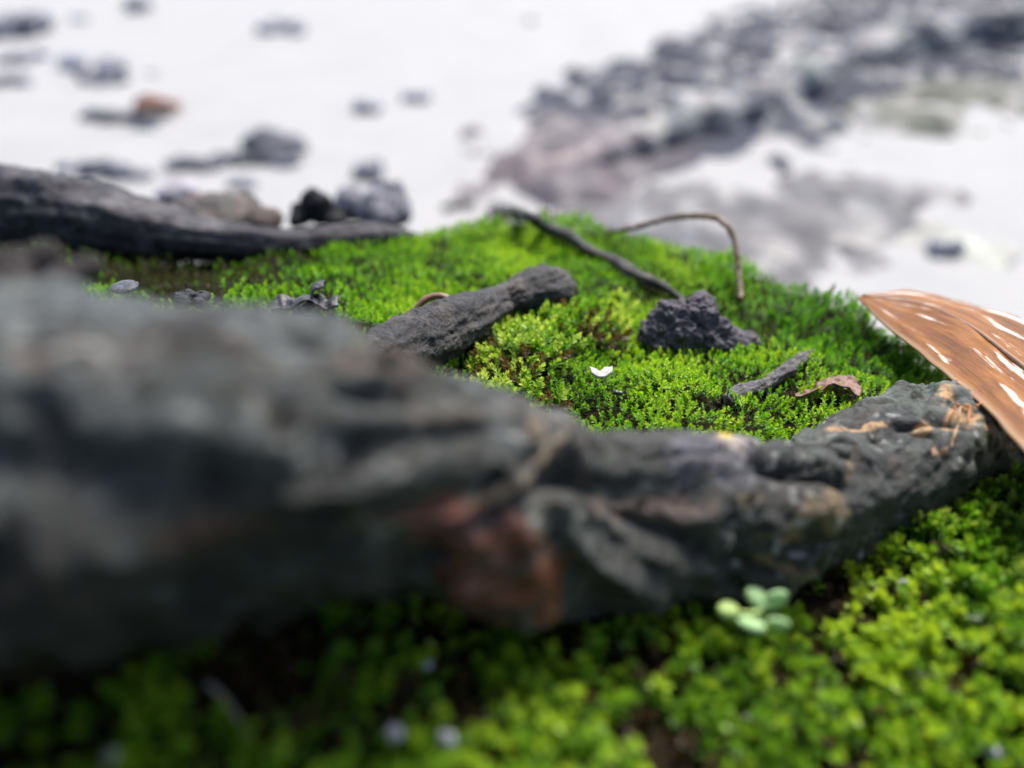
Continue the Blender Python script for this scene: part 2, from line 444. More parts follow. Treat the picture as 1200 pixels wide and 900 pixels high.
# surface colours of the bark: grey green, blackish, lichen ochre, red inner bark, and a painted sky sheen
n1 = fbm(V * 9, 101, 5)[..., None]; n2 = fbm(V * 26, 120, 5)[..., None]; n3 = fbm(V * [5, 5, 5] + 30, 140, 4)[..., None]
C = np.array([.022, .0235, .021]) * (1 + .95 * n2) + np.zeros(V.shape)
C = C * (1 - sstep(.05, .35, n1)) + np.array([.006, .0065, .006]) * sstep(.05, .35, n1)
C = C * (1 - .7 * sstep(.12, .45, n3)) + np.array([.060, .070, .062]) * .7 * sstep(.12, .45, n3)
brn = sstep(.15, .4, fbm(V * 14, 160, 4))[..., None]
C = C * (1 - .45 * brn) + np.array([.045, .030, .021]) * .45 * brn
C = C * (1 - .6 * crack[..., None]) + np.array([.014, .013, .012]) * .6 * crack[..., None]
film_sheen = sstep(.95, 1.12, Dd) * sstep(-.35, .25, fbm(V * 10, 240, 4))
C = C * (1 - .75 * film_sheen[..., None]) + np.array([.074, .090, .078]) * (1 + .7 * n2) * .75 * film_sheen[..., None]
film_sheen = sstep(.85, .6, Dd) * sstep(.1, .75, N[..., 2]) * sstep(-.3, .35, fbm(V * 11, 250, 4))  # sky sheen on upward faces of the near crest, painted into the bark colour
C = C * (1 - .8 * film_sheen[..., None]) + np.array([.070, .082, .085]) * (1 + .6 * n2) * .8 * film_sheen[..., None]
def paint(mask, col, k=1.0):
    global C
    m = np.clip(mask, 0, 1)[..., None] * k
    C = C * (1 - m) + np.array(col) * m
rag = fbm(V * 48, 180, 5, .65) * 1.25
def patch(u, v, ru, rv, rot, col, k=1.0, th=.45):
    paint(W * sstep(th - .12, th + .12, gauss_uv(Uu, Vv, u, v, ru * 1.2, rv * 1.2, rot) * (1 + 1.5 * rag)), col, k)
paint(rim1, (.13, .095, .055), .7); paint(rim2, (.05, .052, .05), .8); paint(rim3, (.10, .095, .09), .5)
OCH = (.36, .22, .10)
for q in [(1105, 478, 16, 8, 15), (1118, 498, 16, 14, 30), (1083, 503, 9, 10, 0), (1148, 512, 16, 6, 10), (1163, 505, 8, 16, -30), (1170, 520, 10, 8, 0),
          (1010, 496, 40, 4, -4), (1092, 532, 8, 6, 0), (1103, 510, 10, 5, 20)]: patch(*q, OCH, .95, .55)
for q in [(948, 598, 30, 20, -25), (992, 552, 7, 22, 10), (875, 588, 14, 6, 0), (930, 630, 9, 12, 10), (895, 630, 8, 7, 0), (905, 665, 8, 8, 0), (935, 670, 18, 8, 0)]:
    patch(*q, (.20, .14, .07), .75, .5)
for q in [(620, 512, 12, 8, 30), (640, 528, 14, 10, -30), (520, 500, 50, 6, -8), (460, 508, 30, 8, -20)]: patch(*q, (.19, .15, .10), .6, .5)
patch(838, 545, 48, 22, 8, (.095, .092, .11), .85, .45)
patch(850, 535, 20, 7, 8, (.36, .30, .27), .7, .5)
patch(770, 590, 60, 22, 5, (.09, .06, .05), .7, .5)
for q in [(545, 632, 62, 40, 15), (560, 690, 40, 22, 10)]: patch(*q, (.165, .058, .04), .92, .46)
patch(636, 670, 36, 36, 0, (.18, .054, .022), .92, .45)
for q in [(440, 425, 50, 14, 15), (60, 440, 50, 16, 0), (250, 620, 60, 20, 0)]: patch(*q, (.10, .055, .04), .5, .5)
patch(415, 383, 16, 8, 25, (.42, .36, .14), .9, .45)
patch(845, 527, 9, 4, 0, (.55, .42, .04), .9, .5)
paint(sstep(.40, .60, vnoise(V * 62, 202)) * sstep(-.1, .25, fbm(V * 9, 212, 3)), (.10, .108, .10), .55)
paint(pit, (.008, .008, .008), .6)
spk = sstep(.56, .66, vnoise(V * 95, 200)) * sstep(.0, .25, fbm(V * 7, 210, 2))
paint(spk, (.30, .31, .30), .6)
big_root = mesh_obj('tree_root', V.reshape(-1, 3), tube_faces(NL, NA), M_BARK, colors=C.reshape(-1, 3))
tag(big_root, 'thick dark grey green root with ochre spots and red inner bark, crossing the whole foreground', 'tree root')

# unseen trunk added behind the camera at left, leaned over to block sky light
TR = [(-1.9, -2.5, .4, 2.2), (-1.7, -2.5, 1.1, 2.0), (-1.5, -2.4, 2.2, 1.85), (-1.2, -2.2, 4.5, 1.75), (-.8, -1.7, 9, 1.65), (-.4, -1.2, 16, 1.55)]
Vt, Nt, s_, a_, R_ = sweep(TR, 160, 140)
At = np.broadcast_to(a_, (160, 140))
Vt = Vt + Nt * (R_[:, None] * (.10 * fbm(np.stack([np.cos(At) * 2, np.sin(At) * 2, Vt[..., 2] * .25], -1), 5, 3) + .03 * ridged(np.stack([np.cos(At) * 9, np.sin(At) * 9, Vt[..., 2] * .7], -1), 6, 2)))[..., None]
Ct = np.array([.07, .075, .068]) * (1 + .5 * fbm(Vt * [3, 3, 1], 9, 4))[..., None]
mesh_obj('shade_trunk', Vt.reshape(-1, 3), tube_faces(160, 140), M_BARK_FAR, parent=big_root, colors=Ct.reshape(-1, 3))

# ------------------------------------------------------------------ other roots
def bark_root(name, stations, nl, na, seed, base, alt, label, mat=M_BARK, amp=.16, squash=1.0, cat='tree root'):
    V, N, s, a, R = sweep(stations, nl, na, squash)
    Ang = np.broadcast_to(a, (nl, na)); Sx = np.broadcast_to(s[:, None], (nl, na))
    rm = float(np.mean(R))
    Q = np.stack([Sx / rm * .25, np.cos(Ang), np.sin(Ang)], -1)
    D = R[:, None] * (amp * fbm(Q * 1.5, seed, 3) + .05 * ridged(Q * [1.6, 2.4, 2.4], seed + 3, 3) + .13 * fbm(V / rm * 1.6, seed + 7, 4) + .06 * ridged(V / rm * 4, seed + 9, 3) + .035 * fbm(V / rm * 11, seed + 11, 3))
    V = V + N * D[..., None]
    n1 = fbm(V / rm * 1.1, seed + 20, 5)[..., None]; n2 = fbm(V / rm * 3, seed + 25, 4)[..., None]
    C = np.array(base) * (1 + .6 * n2)
    m = sstep(.05, .4, n1); C = C * (1 - m) + np.array(alt) * m * (1 + .3 * n2)
    o = mesh_obj(name, V.reshape(-1, 3), tube_faces(nl, na), mat, colors=C.reshape(-1, 3))
    return tag(o, label, cat)

bark_root('tree_root', [(-2.6, 1.7, 1.12, .2), (*pt(-250, 250, 1.85), .15), st(0, 198, 300, 1.80), st(90, 212, 305, 1.76), st(180, 238, 306, 1.73), st(260, 258, 306, 1.71),
                        st(340, 268, 308, 1.72), st(410, 262, 298, 1.75), st(450, 264, 288, 1.80), st(490, 274, 288, 1.86), st(530, 286, 294, 1.9)], 330, 110, 41,
          (.020, .019, .025), (.062, .06, .067), 'thick grey violet root sloping down behind the big foreground root, moss hanging below it', M_BARK_FAR, .22)

def surf(u, v, lift=0.0, r=.01):
    p, d = hit(u, v, lift); return (*p, r * d / FPX if r > 1 else r)
bark_root('tree_root', [surf(u, v, l, rr) for u, v, l, rr in [(520, 246, .004, 5), (545, 241, .006, 6.5), (580, 246, .004, 7), (610, 250, .010, 6), (640, 267, .008, 6.5), (668, 277, .012, 6), (692, 295, .006, 6.5), (722, 307, .008, 5.5), (745, 323, .006, 6), (775, 334, .008, 5), (806, 357, .0, 3.5)]], 220, 40, 55,
          (.022, .02, .021), (.075, .067, .064), 'thin wiry root running down over the mossy crest towards the earth clod', M_BARK, .55)
bark_root('tree_root', [surf(u, v, l, rr) for u, v, l, rr in [(395, 455, .0, 34), (450, 420, .012, 34), (500, 396, .022, 33), (545, 376, .026, 29), (585, 358, .024, 21), (612, 349, .026, 24), (636, 344, .024, 29), (655, 343, .012, 24), (668, 344, .0, 8)]], 260, 110, 63,
          (.013, .0125, .0145), (.055, .047, .042), 'short blunt stub of grey root ending in a knob among bright moss', M_BARK, .24)
bark_root('tree_root', [surf(u, v, l, rr) for u, v, l, rr in [(850, 470, -.016, 7), (872, 459, -.002, 9), (893, 453, -.002, 9), (908, 442, .000, 8), (925, 433, .000, 8), (938, 421, -.002, 7), (955, 410, -.016, 5)]], 120, 40, 71,
          (.055, .052, .056), (.12, .115, .115), 'short grey rootlet half buried in moss beside the small dry leaf', M_BARK, .5)

# ------------------------------------------------------------------ moss
def leaf_geo(L, w, shape, curl):
    """one moss leaf lying along +x, blade up +z, folded along its midrib"""
    if shape == 'lance':
        prof = [(0, .25), (.35, 1.0), (.7, .6), (1, 0)]
    elif shape == 'needle':
        prof = [(0, .5), (.3, 1.0), (.65, .55), (1, 0)]
    else:
        prof = [(0, .3), (.35, .8), (.7, 1.0), (.92, .6), (1.02, 0)]
    vs, fs = [], []
    for t, k in prof:
        z = curl * L * t * t
        if k == 0: vs.append((L * t, 0, z))
        else: vs += [(L * t, -w * k, z + .35 * w * k), (L * t, 0, z), (L * t, w * k, z + .35 * w * k)]
    n = len(prof)
    for q in range(n - 2):
        b0, b1 = q * 3, q * 3 + 3
        fs += [(b0, b0 + 1, b1 + 1, b1), (b0 + 1, b0 + 2, b1 + 2, b1 + 1)]
    l = (n - 2) * 3; tip = len(vs) - 1
    fs += [(l, l + 1, tip), (l + 1, l + 2, tip)]
    return np.array(vs), fs

def shoot(name, mat, h, n, L, w, shape, el0, el1, rng, top=1.0, z0=.25):
    VS, FS, LV = [], [], []
    lean = rng.uniform(-.25, .25, 2)
    for k in range(n):
        t = k / (n - 1); zz = h * (z0 + (1 - z0) * t ** .8)
        az = k * 2.39996 + rng.uniform(-.3, .3)
        el = math.radians(el0 + (el1 - el0) * t ** 1.3 + rng.uniform(-10, 10))
        ll = L * (.75 + .45 * math.sin(math.pi * min(1, t * .75 + .12))) * rng.uniform(.85, 1.15) * (top if t > .85 else 1)
        vs, fs = leaf_geo(ll, w * rng.uniform(.85, 1.15), shape, -.25 + .35 * t + rng.uniform(-.1, .1))
        ce, se = math.cos(el), math.sin(el); ca, sa = math.cos(az), math.sin(az)
        x = vs[:, 0] * ce - vs[:, 2] * se; z = vs[:, 0] * se + vs[:, 2] * ce; y = vs[:, 1]
        P = np.stack([x * ca - y * sa + lean[0] * zz, x * sa + y * ca + lean[1] * zz, z + zz], -1)
        off = sum(len(q) for q in VS); VS.append(P); FS += [tuple(i + off for i in f) for f in fs]
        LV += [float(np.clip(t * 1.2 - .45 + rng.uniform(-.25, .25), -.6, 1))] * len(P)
    # thin stem
    off = sum(len(q) for q in VS); sw = w * .22
    ring = [(sw, 0), (-sw * .5, sw * .87), (-sw * .5, -sw * .87)]
    VS.append(np.array([(x, y, -.01) for x, y in ring] + [(x * .6 + lean[0] * h, y * .6 + lean[1] * h, h) for x, y in ring]))
    FS += [(off + q, off + (q + 1) % 3, off + 3 + (q + 1) % 3, off + 3 + q) for q in range(3)]; LV += [-.3] * 6
    me = bpy.data.meshes.new(name); me.from_pydata([tuple(map(float, p)) for p in np.vstack(VS)], [], FS)
    me.attributes.new('leafv', 'FLOAT', 'POINT').data.foreach_set('value', LV)
    me.polygons.foreach_set('use_smooth', [True] * len(me.polygons))
    me.materials.append(mat); return bpy.data.objects.new(name, me)

def moss_group(name, protos):
    c = bpy.data.collections.new(name)
    for p in protos: c.objects.link(p)
    ng = bpy.data.node_groups.new(name, 'GeometryNodeTree')
    ng.interface.new_socket('Geometry', in_out='INPUT', socket_type='NodeSocketGeometry')
    ng.interface.new_socket('Geometry', in_out='OUTPUT', socket_type='NodeSocketGeometry')
    nd = ng.nodes.new; gi = nd('NodeGroupInput'); go = nd('NodeGroupOutput')
    ip = nd('GeometryNodeInstanceOnPoints'); ci = nd('GeometryNodeCollectionInfo')
    ci.inputs['Collection'].default_value = c; ci.inputs['Separate Children'].default_value = True; ci.inputs['Reset Children'].default_value = True
    def na(nm, ty):
        q = nd('GeometryNodeInputNamedAttribute'); q.data_type = ty; q.inputs['Name'].default_value = nm; return q.outputs['Attribute']
    e = nd('FunctionNodeEulerToRotation'); ng.links.new(na('rot', 'FLOAT_VECTOR'), e.inputs[0])
    ng.links.new(gi.outputs[0], ip.inputs['Points']); ng.links.new(ci.outputs[0], ip.inputs['Instance'])
    ip.inputs['Pick Instance'].default_value = True
    ng.links.new(na('pick', 'INT'), ip.inputs['Instance Index']); ng.links.new(e.outputs[0], ip.inputs['Rotation'])
    ng.links.new(na('siz', 'FLOAT_VECTOR'), ip.inputs['Scale'])
    ng.links.new(ip.outputs[0], go.inputs[0])
    return ng

def moss(name, label, P, normals, size, tint, nproto, ng, tilt=.25):
    n = len(P)
    nn = normals + RNG.normal(0, tilt, (n, 3)); nn /= np.linalg.norm(nn, axis=1)[:, None]
    ang = RNG.uniform(0, 2 * math.pi, n)
    # basis: z -> nn, spun by ang
    h = np.stack([np.cos(ang), np.sin(ang), np.zeros(n)], -1)
    x = h - (h * nn).sum(1)[:, None] * nn; x /= np.linalg.norm(x, axis=1)[:, None]
    y = np.cross(nn, x)
    R20, R21, R22, R10, R00 = x[:, 2], y[:, 2], nn[:, 2], x[:, 1], x[:, 0]
    rot = np.stack([np.arctan2(R21, R22), -np.arcsin(np.clip(R20, -1, 1)), np.arctan2(R10, R00)], -1)
    me = bpy.data.meshes.new(name); me.vertices.add(n)
    me.vertices.foreach_set('co', P.astype(np.float32).ravel())
    def put(nm, ty, key, arr): me.attributes.new(nm, ty, 'POINT').data.foreach_set(key, arr)
    put('rot', 'FLOAT_VECTOR', 'vector', rot.astype(np.float32).ravel())
    put('siz', 'FLOAT_VECTOR', 'vector', np.repeat(size.astype(np.float32), 3))
    put('pick', 'INT', 'value', RNG.integers(0, nproto, n).astype(np.int32))
    put('tint', 'FLOAT', 'value', np.clip(tint, -.4, 1).astype(np.float32))
    o = bpy.data.objects.new(name, me); COL.objects.link(o)
    md = o.modifiers.new('shoots', 'NODES'); md.node_group = ng
    return tag(o, label, 'moss', kind='stuff')

def scatter(x0, x1, y0, y1, step):
    X, Y = np.meshgrid(np.arange(x0, x1, step), np.arange(y0, y1, step))
    X = X + RNG.uniform(-.5, .5, X.shape) * step; Y = Y + RNG.uniform(-.5, .5, Y.shape) * step
    return X.ravel(), Y.ravel()

def surface(x, y):
    e = .008
    z = height(x, y, True); zx = (height(x + e, y, True) - height(x - e, y, True)) / (2 * e); zy = (height(x, y + e, True) - height(x, y - e, True)) / (2 * e)
    n = np.stack([-zx, -zy, np.ones_like(zx)], -1); n /= np.linalg.norm(n, axis=1)[:, None]
    n = n * .75 + np.array([0, 0, .25]); n /= np.linalg.norm(n, axis=1)[:, None]
    return np.stack([x, y, z], -1), n

rg = np.random.default_rng(5)
NG_C = moss_group('carpet moss shoots', [shoot('carpet_shoot', M_CARPET, rg.uniform(.013, .020), 14, .0054, .0014, 'lance', 28, 74, rg) for _ in range(8)])
NG_L = moss_group('cushion moss shoots', [shoot('cushion_shoot', M_LUSH, rg.uniform(.026, .036), 24, .0088, .0019, 'blade', 24, 70, rg) for _ in range(8)])
NG_F = moss_group('feather moss shoots', [shoot('feather_shoot', M_FEATHER, rg.uniform(.022, .034), 30, .0095, .0010, 'needle', 18, 72, rg, top=1.0) for _ in range(8)])
NG_R = moss_group('rosette moss shoots', [shoot('rosette_shoot', M_FRONT, rg.uniform(.016, .030), 13, .0095, .0031, 'blade', 18, 64, rg) for _ in range(8)])

# root centre line in plan: which side of the big root is a point on
rc, _ = catmull(ROOT, 400)
def behind_root(x, y):
    yr = np.interp(x, rc[:, 0], rc[:, 1]); return y > yr

def region(step):
    x, y = scatter(-2.0, 1.8, .02, 2.45, step)
    z = height(x, y)
    ye = np.interp(x, EX, EY)
    ok = (y < ye + .22) & (z > .5)
    x, y, z = x[ok], y[ok], z[ok]
    U, Vp, d = proj(xyz(x, y) + np.stack([0 * x, 0 * x, z], -1))
    return x, y, U, Vp, d

def bare(U, V, spots):
    m = np.zeros(U.shape)
    for q in spots: m = np.maximum(m, gauss_uv(U, V, *q))
    return m
BACK_BARE = [(700, 482, 45, 12, 0), (735, 468, 22, 6, 0), (640, 452, 30, 9, 20), (600, 440, 26, 10, 0), (860, 462, 40, 12, -15), (905, 458, 30, 9, -10), (640, 480, 24, 8, 0), (700, 400, 22, 9, 0),
             (560, 300, 24, 6, 0), (600, 265, 40, 6, 0), (800, 490, 40, 7, 0), (860, 372, 40, 14, 10), (730, 405, 20, 10, 0)]
LEFT_SHADED = [(200, 318, 230, 55, 6), (60, 300, 160, 45, 0), (370, 345, 60, 24, 0)]  # area under the left root: shade put into the tint, moss also sparser

# --- behind the big root
x, y, U, Vp, d = region(.0079)
bk = behind_root(x, y)
lushm = bare(U, Vp, [(630, 395, 62, 40, 15), (600, 455, 62, 38, 20), (690, 385, 55, 30, 0), (560, 470, 40, 25, 0)])
feath = np.maximum(sstep(300, 240, Vp + .0 * U), bare(U, Vp, [(960, 385, 150, 48, 8), (1040, 420, 90, 45, 0), (860, 320, 110, 40, 25), (1150, 430, 120, 40, 0), (1000, 430, 60, 30, 0)]))
left_shaded = bare(U, Vp, LEFT_SHADED)
gap = fbm(xyz(x, y) * [13, 13, 1], 300, 4)
bare_m = bare(U, Vp, BACK_BARE) * (.55 + .8 * gap) + .9 * sstep(.22, .5, gap) * .7 + left_shaded * (.72 + .9 * sstep(-.1, .3, gap))
keep = bk & (RNG.random(len(x)) > np.clip(bare_m * 1.15, 0, .97))
lum = fbm(xyz(x, y) * [8, 8, 1], 320, 3); fine = RNG.normal(0, .16, len(x))
jit = .10 * fbm(xyz(x, y) * [20, 20, 1], 333, 3)
deadm = bk & ~keep & (RNG.random(len(x)) < .5)
keep = keep | deadm
isl = lushm + jit * 2 > .45; isf = (~isl) & (feath + jit * 3 > .5)
base_t = .42 + .55 * lum + fine - .75 * left_shaded - .45 * (RNG.random(len(x)) < .05)  # moss tinted darker at left for the shade of the overhanging root
base_t = np.where(deadm, -.45, base_t)
kc = keep & ~isl & ~isf
P, Nn = surface(x[kc], y[kc]); P[:, 2] += RNG.uniform(-.008, .004, len(P))
sz = RNG.uniform(.75, 1.25, kc.sum()) * (1 + .25 * lum[kc]) * (1 + .5 * left_shaded[kc]) * np.where(deadm[kc], .6, 1)
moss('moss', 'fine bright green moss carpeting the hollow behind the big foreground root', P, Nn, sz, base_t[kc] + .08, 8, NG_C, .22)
kl = keep & isl & (RNG.random(len(x)) < .58)
P, Nn = surface(x[kl], y[kl]); P[:, 2] -= .004
moss('moss', 'lush tufted yellow green moss cushion against the blunt root stub', P, Nn, RNG.uniform(.75, 1.3, kl.sum()), base_t[kl] + .05, 8, NG_L, .28)
kf = keep & isf & (RNG.random(len(x)) < .60)
P, Nn = surface(x[kf], y[kf]); P[:, 2] -= .006
sz = RNG.uniform(.6, 1.05, kf.sum()) * (1 + .5 * fbm(P * [11, 11, 0], 350, 3))
moss('moss', 'soft feathery deep green moss over the far crest and around the dry leaves', P, Nn, sz, base_t[kf], 8, NG_F, .22)

# --- in front of the big root
x, y, U, Vp, d = region(.0105)
fr = ~behind_root(x, y)
gap = fbm(xyz(x, y) * [20, 20, 1], 400, 4); lum = fbm(xyz(x, y) * [7, 7, 1], 420, 3)
FB = [(960, 690, 70, 42, -20), (905, 665, 40, 30, 0), (1030, 690, 50, 26, 0), (900, 760, 30, 14, 0), (440, 760, 120, 26, 0), (300, 840, 60, 24, 0), (650, 760, 30, 30, 0), (680, 830, 30, 50, 10), (560, 850, 60, 50, 0), (820, 790, 30, 16, 0), (760, 760, 40, 14, 0), (1010, 735, 18, 10, 0)]
fb = bare(U, Vp, FB)
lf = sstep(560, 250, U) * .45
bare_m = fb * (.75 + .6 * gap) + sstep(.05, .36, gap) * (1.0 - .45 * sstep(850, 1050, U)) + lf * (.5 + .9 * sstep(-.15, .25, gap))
keep = fr & (RNG.random(len(x)) > np.clip(bare_m * 1.1, 0, .96))
tuft = bare(U, Vp, [(1090, 610, 85, 40, -10), (1170, 590, 60, 40, 0), (1180, 680, 60, 40, 0)]) + .2 * gap > .42
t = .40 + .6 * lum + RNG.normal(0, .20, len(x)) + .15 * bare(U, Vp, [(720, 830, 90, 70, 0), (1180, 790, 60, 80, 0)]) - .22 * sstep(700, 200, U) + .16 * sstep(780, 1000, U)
deadm = fr & ~keep & ~tuft & (RNG.random(len(x)) < .55)
t = np.where(deadm, RNG.uniform(-.45, -.1, len(x)), t)
k1 = (keep | deadm) & ~tuft
P, Nn = surface(x[k1], y[k1]); P[:, 2] += RNG.uniform(-.014, .008, len(P))
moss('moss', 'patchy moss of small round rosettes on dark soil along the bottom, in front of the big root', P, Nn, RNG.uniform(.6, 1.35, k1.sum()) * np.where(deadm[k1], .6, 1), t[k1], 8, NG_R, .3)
k2 = fr & tuft
P, Nn = surface(x[k2], y[k2]); P[:, 2] -= .002
moss('moss', 'upright pointed moss tufts against the right end of the big root', P, Nn, RNG.uniform(.8, 1.35, k2.sum()), t[k2] - .02, 8, NG_L, .2)

# ------------------------------------------------------------------ earth clod
def clod_col(P):
    n = fbm(P * 60, 7, 4)[:, None]; return np.array([.066, .060, .074]) * (1 + .5 * n)
c0, cd = hit(805, 405)
k = cd / FPX
def cl(du, up, back, rx, ry, rz, yaw=0, tilt=0):
    return ((c0[0] + du * k, c0[1] + back * k, c0[2] + up * k), (rx * k, ry * k, rz * k), yaw, tilt)
clod = fuse('earth_clod', [cl(-12, 20, 4, 36, 30, 26), cl(10, 42, 8, 20, 22, 18, .3), cl(-32, 12, 0, 24, 24, 20), cl(-8, 36, 8, 26, 22, 16), cl(-40, 6, 6, 16, 18, 14),
                           cl(22, 14, 4, 22, 26, 20), cl(44, 4, 8, 28, 24, 13, .2, .25), cl(68, -4, 10, 22, 20, 9, 0, .2), cl(0, 2, -12, 22, 16, 16)], M_ROCK, .0026,
            [(.012, 34, 3, 'n'), (.007, 62, 5, 'r'), (.005, 130, 9, 'n'), (.004, 210, 10, 'r')], clod_col)
recentre(clod); tag(clod, 'lumpy dark violet grey clod of earth sitting on the moss', 'earth clod')

# ------------------------------------------------------------------ twigs
M_TWIG = plain('brown_twig', (.10, .055, .032), .5, .4)
pA, dA = hit(712, 272, .004); pB, dB = hit(868, 352)
tw = [(*pA, .004)] + [(*pt(u, v, dd), rr) for u, v, dd, rr in [(732, 269, 1.72, .005), (752, 264, 1.71, .0062), (780, 257, 1.69, .0055), (800, 254, 1.67, .0068), (822, 253, 1.65, .0058), (840, 256, 1.63, .0072), (853, 266, 1.605, .0058), (860, 280, 1.60, .0058), (863, 297, 1.59, .0066), (866, 322, 1.575, .0055)]] + [(*pB, .007)]
t_ = tube('twig', tw, M_TWIG, nl=160, na=14, rough=.45, seed=3); recentre(t_)
tag(t_, 'thin brown twig arching up out of the moss and bending back down', 'twig')
pa, da = hit(487, 382); 
tw = [(*pt(484, 392, da), .0055)] + [(*pt(u, v, da + .01), .0058) for u, v in [(485, 372), (491, 358), (503, 349), (517, 347), (528, 352), (533, 362)]] + [(*pt(535, 380, da + .005), .005)]
t_ = tube('tendril', tw, plain('red_brown_tendril', (.17, .085, .06), .5, .4), nl=70, na=12, rough=.15, seed=5); recentre(t_)
tag(t_, 'small curled red brown tendril looping beside the blunt root stub', 'tendril')

# ------------------------------------------------------------------ leaves
def sheet(name, rows, mat, thick, nu=60, nv=40, wav=0, wf=8, seed=0, parent=None, keepfn=None):
    """rows: several curves (same length lists of xyz) across the blade; interpolated into a sheet of real thickness"""
    rows = np.array(rows, float)
    A = np.stack([catmull(r, nu)[0] for r in rows], 0)
    out = np.stack([catmull(A[:, q], nv)[0] for q in range(nu)], 1)     # nv, nu, 3
    du = np.gradient(out, axis=1); dv = np.gradient(out, axis=0)
    n = np.cross(du, dv); n /= np.maximum(np.linalg.norm(n, axis=-1), 1e-9)[..., None]
    if wav: out = out + n * (wav * fbm(out * wf, seed, 3))[..., None]
    n_v, n_u = out.shape[:2]
    top = out + n * thick / 2; bot = out - n * thick / 2
    VV = np.concatenate([top.reshape(-1, 3), bot.reshape(-1, 3)])
    o2 = n_v * n_u; F = []
    for i in range(n_v - 1):
        for j in range(n_u - 1):
            q = (i * n_u + j, i * n_u + j + 1, (i + 1) * n_u + j + 1, (i + 1) * n_u + j)
            F.append(q); F.append(tuple(o2 + w for w in q[::-1]))
    edge = [j for j in range(n_u)] + [i * n_u + n_u - 1 for i in range(1, n_v)] + [(n_v - 1) * n_u + j for j in range(n_u - 2, -1, -1)] + [i * n_u for i in range(n_v - 2, 0, -1)]
    for e0, e1 in zip(edge, edge[1:] + edge[:1]): F.append((e1, e0, o2 + e0, o2 + e1))
    o = mesh_obj(name, VV, F, mat, parent)
    uv = o.data.attributes.new('blade', 'FLOAT_VECTOR', 'POINT')
    g = np.stack(np.meshgrid(np.linspace(0, 1, n_u), np.linspace(0, 1, n_v)) + [np.zeros((n_v, n_u))], -1).reshape(-1, 3)
    uv.data.foreach_set('vector', np.concatenate([g, g]).astype(np.float32).ravel())
    return o

M_LEAF, nt, b = new_mat('dry_leaf')
at = nt.nodes.new('ShaderNodeAttribute'); at.attribute_name = 'blade'
mp = nt.nodes.new('ShaderNodeMapping'); mp.inputs['Scale'].default_value = (2.5, 5, 1); nt.links.new(at.outputs['Vector'], mp.inputs['Vector'])
mp2 = nt.nodes.new('ShaderNodeMapping'); mp2.inputs['Scale'].default_value = (2.6, 5.5, 1); mp2.inputs['Rotation'].default_value = (0, 0, .12); nt.links.new(at.outputs['Vector'], mp2.inputs['Vector'])
mp3 = nt.nodes.new('ShaderNodeMapping'); mp3.inputs['Scale'].default_value = (6, 120, 1); nt.links.new(at.outputs['Vector'], mp3.inputs['Vector'])
c = ramp(nt, noise_node(nt, 1.6, 8, .65, mp.outputs[0]), [(.28, (.055, .018, .004)), (.46, (.155, .054, .010)), (.62, (.28, .110, .022)), (.82, (.42, .22, .08))])
c = mixc(nt, .22, c, ramp(nt, noise_node(nt, 1.0, 4, .5, mp3.outputs[0]), [(.35, (.55, .55, .55)), (.65, (1.15, 1.15, 1.15))]), 'MULTIPLY')
w = ramp(nt, noise_node(nt, 1.5, 7, .62, mp2.outputs[0]), [(.56, (0, 0, 0)), (.62, (1, 1, 1))])
c = mixc(nt, w, c, (.62, .55, .50))
sepx = nt.nodes.new('ShaderNodeSeparateXYZ'); nt.links.new(at.outputs['Vector'], sepx.inputs[0])
ed = ramp(nt, sepx.outputs[1], [(.0, (1, 1, 1)), (.015, (.9, .9, .9)), (.05, (0, 0, 0)), (1, (0, 0, 0))])
c = mixc(nt, ed, c, (.28, .17, .09))
nt.links.new(c, b.inputs['Base Color']); b.inputs['Roughness'].default_value = .42; b.inputs['Specular IOR Level'].default_value = .16
bump(nt, b, noise_node(nt, 1.0, 4, .5, mp3.outputs[0]), .45, .005)
tr = nt.nodes.new('ShaderNodeBsdfTranslucent'); nt.links.new(c, tr.inputs['Color'])
mx = nt.nodes.new('ShaderNodeMixShader'); mx.inputs[0].default_value = .15
nt.links.new(b.outputs[0], mx.inputs[1]); nt.links.new(tr.outputs[0], mx.inputs[2]); nt.links.new(mx.outputs[0], nt.nodes['Material Output'].inputs['Surface'])

low = [pt(*q) for q in [(1006, 350, 1.42), (1050, 393, 1.32), (1098, 430, 1.20), (1148, 472, 1.06), (1200, 524, .95), (1290, 620, .83), (1400, 740, .73)]]
lo2 = [pt(*q) for q in [(1008, 348, 1.425), (1062, 372, 1.36), (1120, 404, 1.245), (1178, 447, 1.11), (1235, 497, 1.00), (1330, 590, .87), (1440, 700, .76)]]
mid = [pt(*q) for q in [(1010, 347, 1.43), (1078, 357, 1.39), (1135, 383, 1.285), (1195, 428, 1.155), (1260, 478, 1.04), (1360, 565, .91), (1470, 668, .80)]]
up2 = [pt(*q) for q in [(1012, 346, 1.435), (1082, 347, 1.425), (1152, 372, 1.335), (1222, 412, 1.205), (1290, 460, 1.09), (1390, 545, .96), (1500, 645, .84)]]
upp = [pt(*q) for q in [(1014, 345, 1.44), (1080, 342, 1.46), (1160, 362, 1.40), (1245, 398, 1.28), (1315, 444, 1.16), (1420, 528, 1.01), (1540, 620, .89)]]
low = [catmull(low, 60)[0][q] + np.array([0, .5, -.3]) * .010 * float(vnoise(np.array([q * .22, 3.3, 1.7]), 5)) * (q > 2) for q in range(60)]
lo2, mid, up2, upp = [list(catmull(q, 60)[0]) for q in (lo2, mid, up2, upp)]
big_leaf = sheet('dry_leaf', [low, lo2, mid, up2, upp], M_LEAF, .003, 150, 80, .009, 7, 3)
tag(big_leaf, 'large glossy brown dry leaf with white flecks over the big root at right', 'leaf')
M_RIB = plain('leaf_rib', (.15, .07, .028), .4, .5)
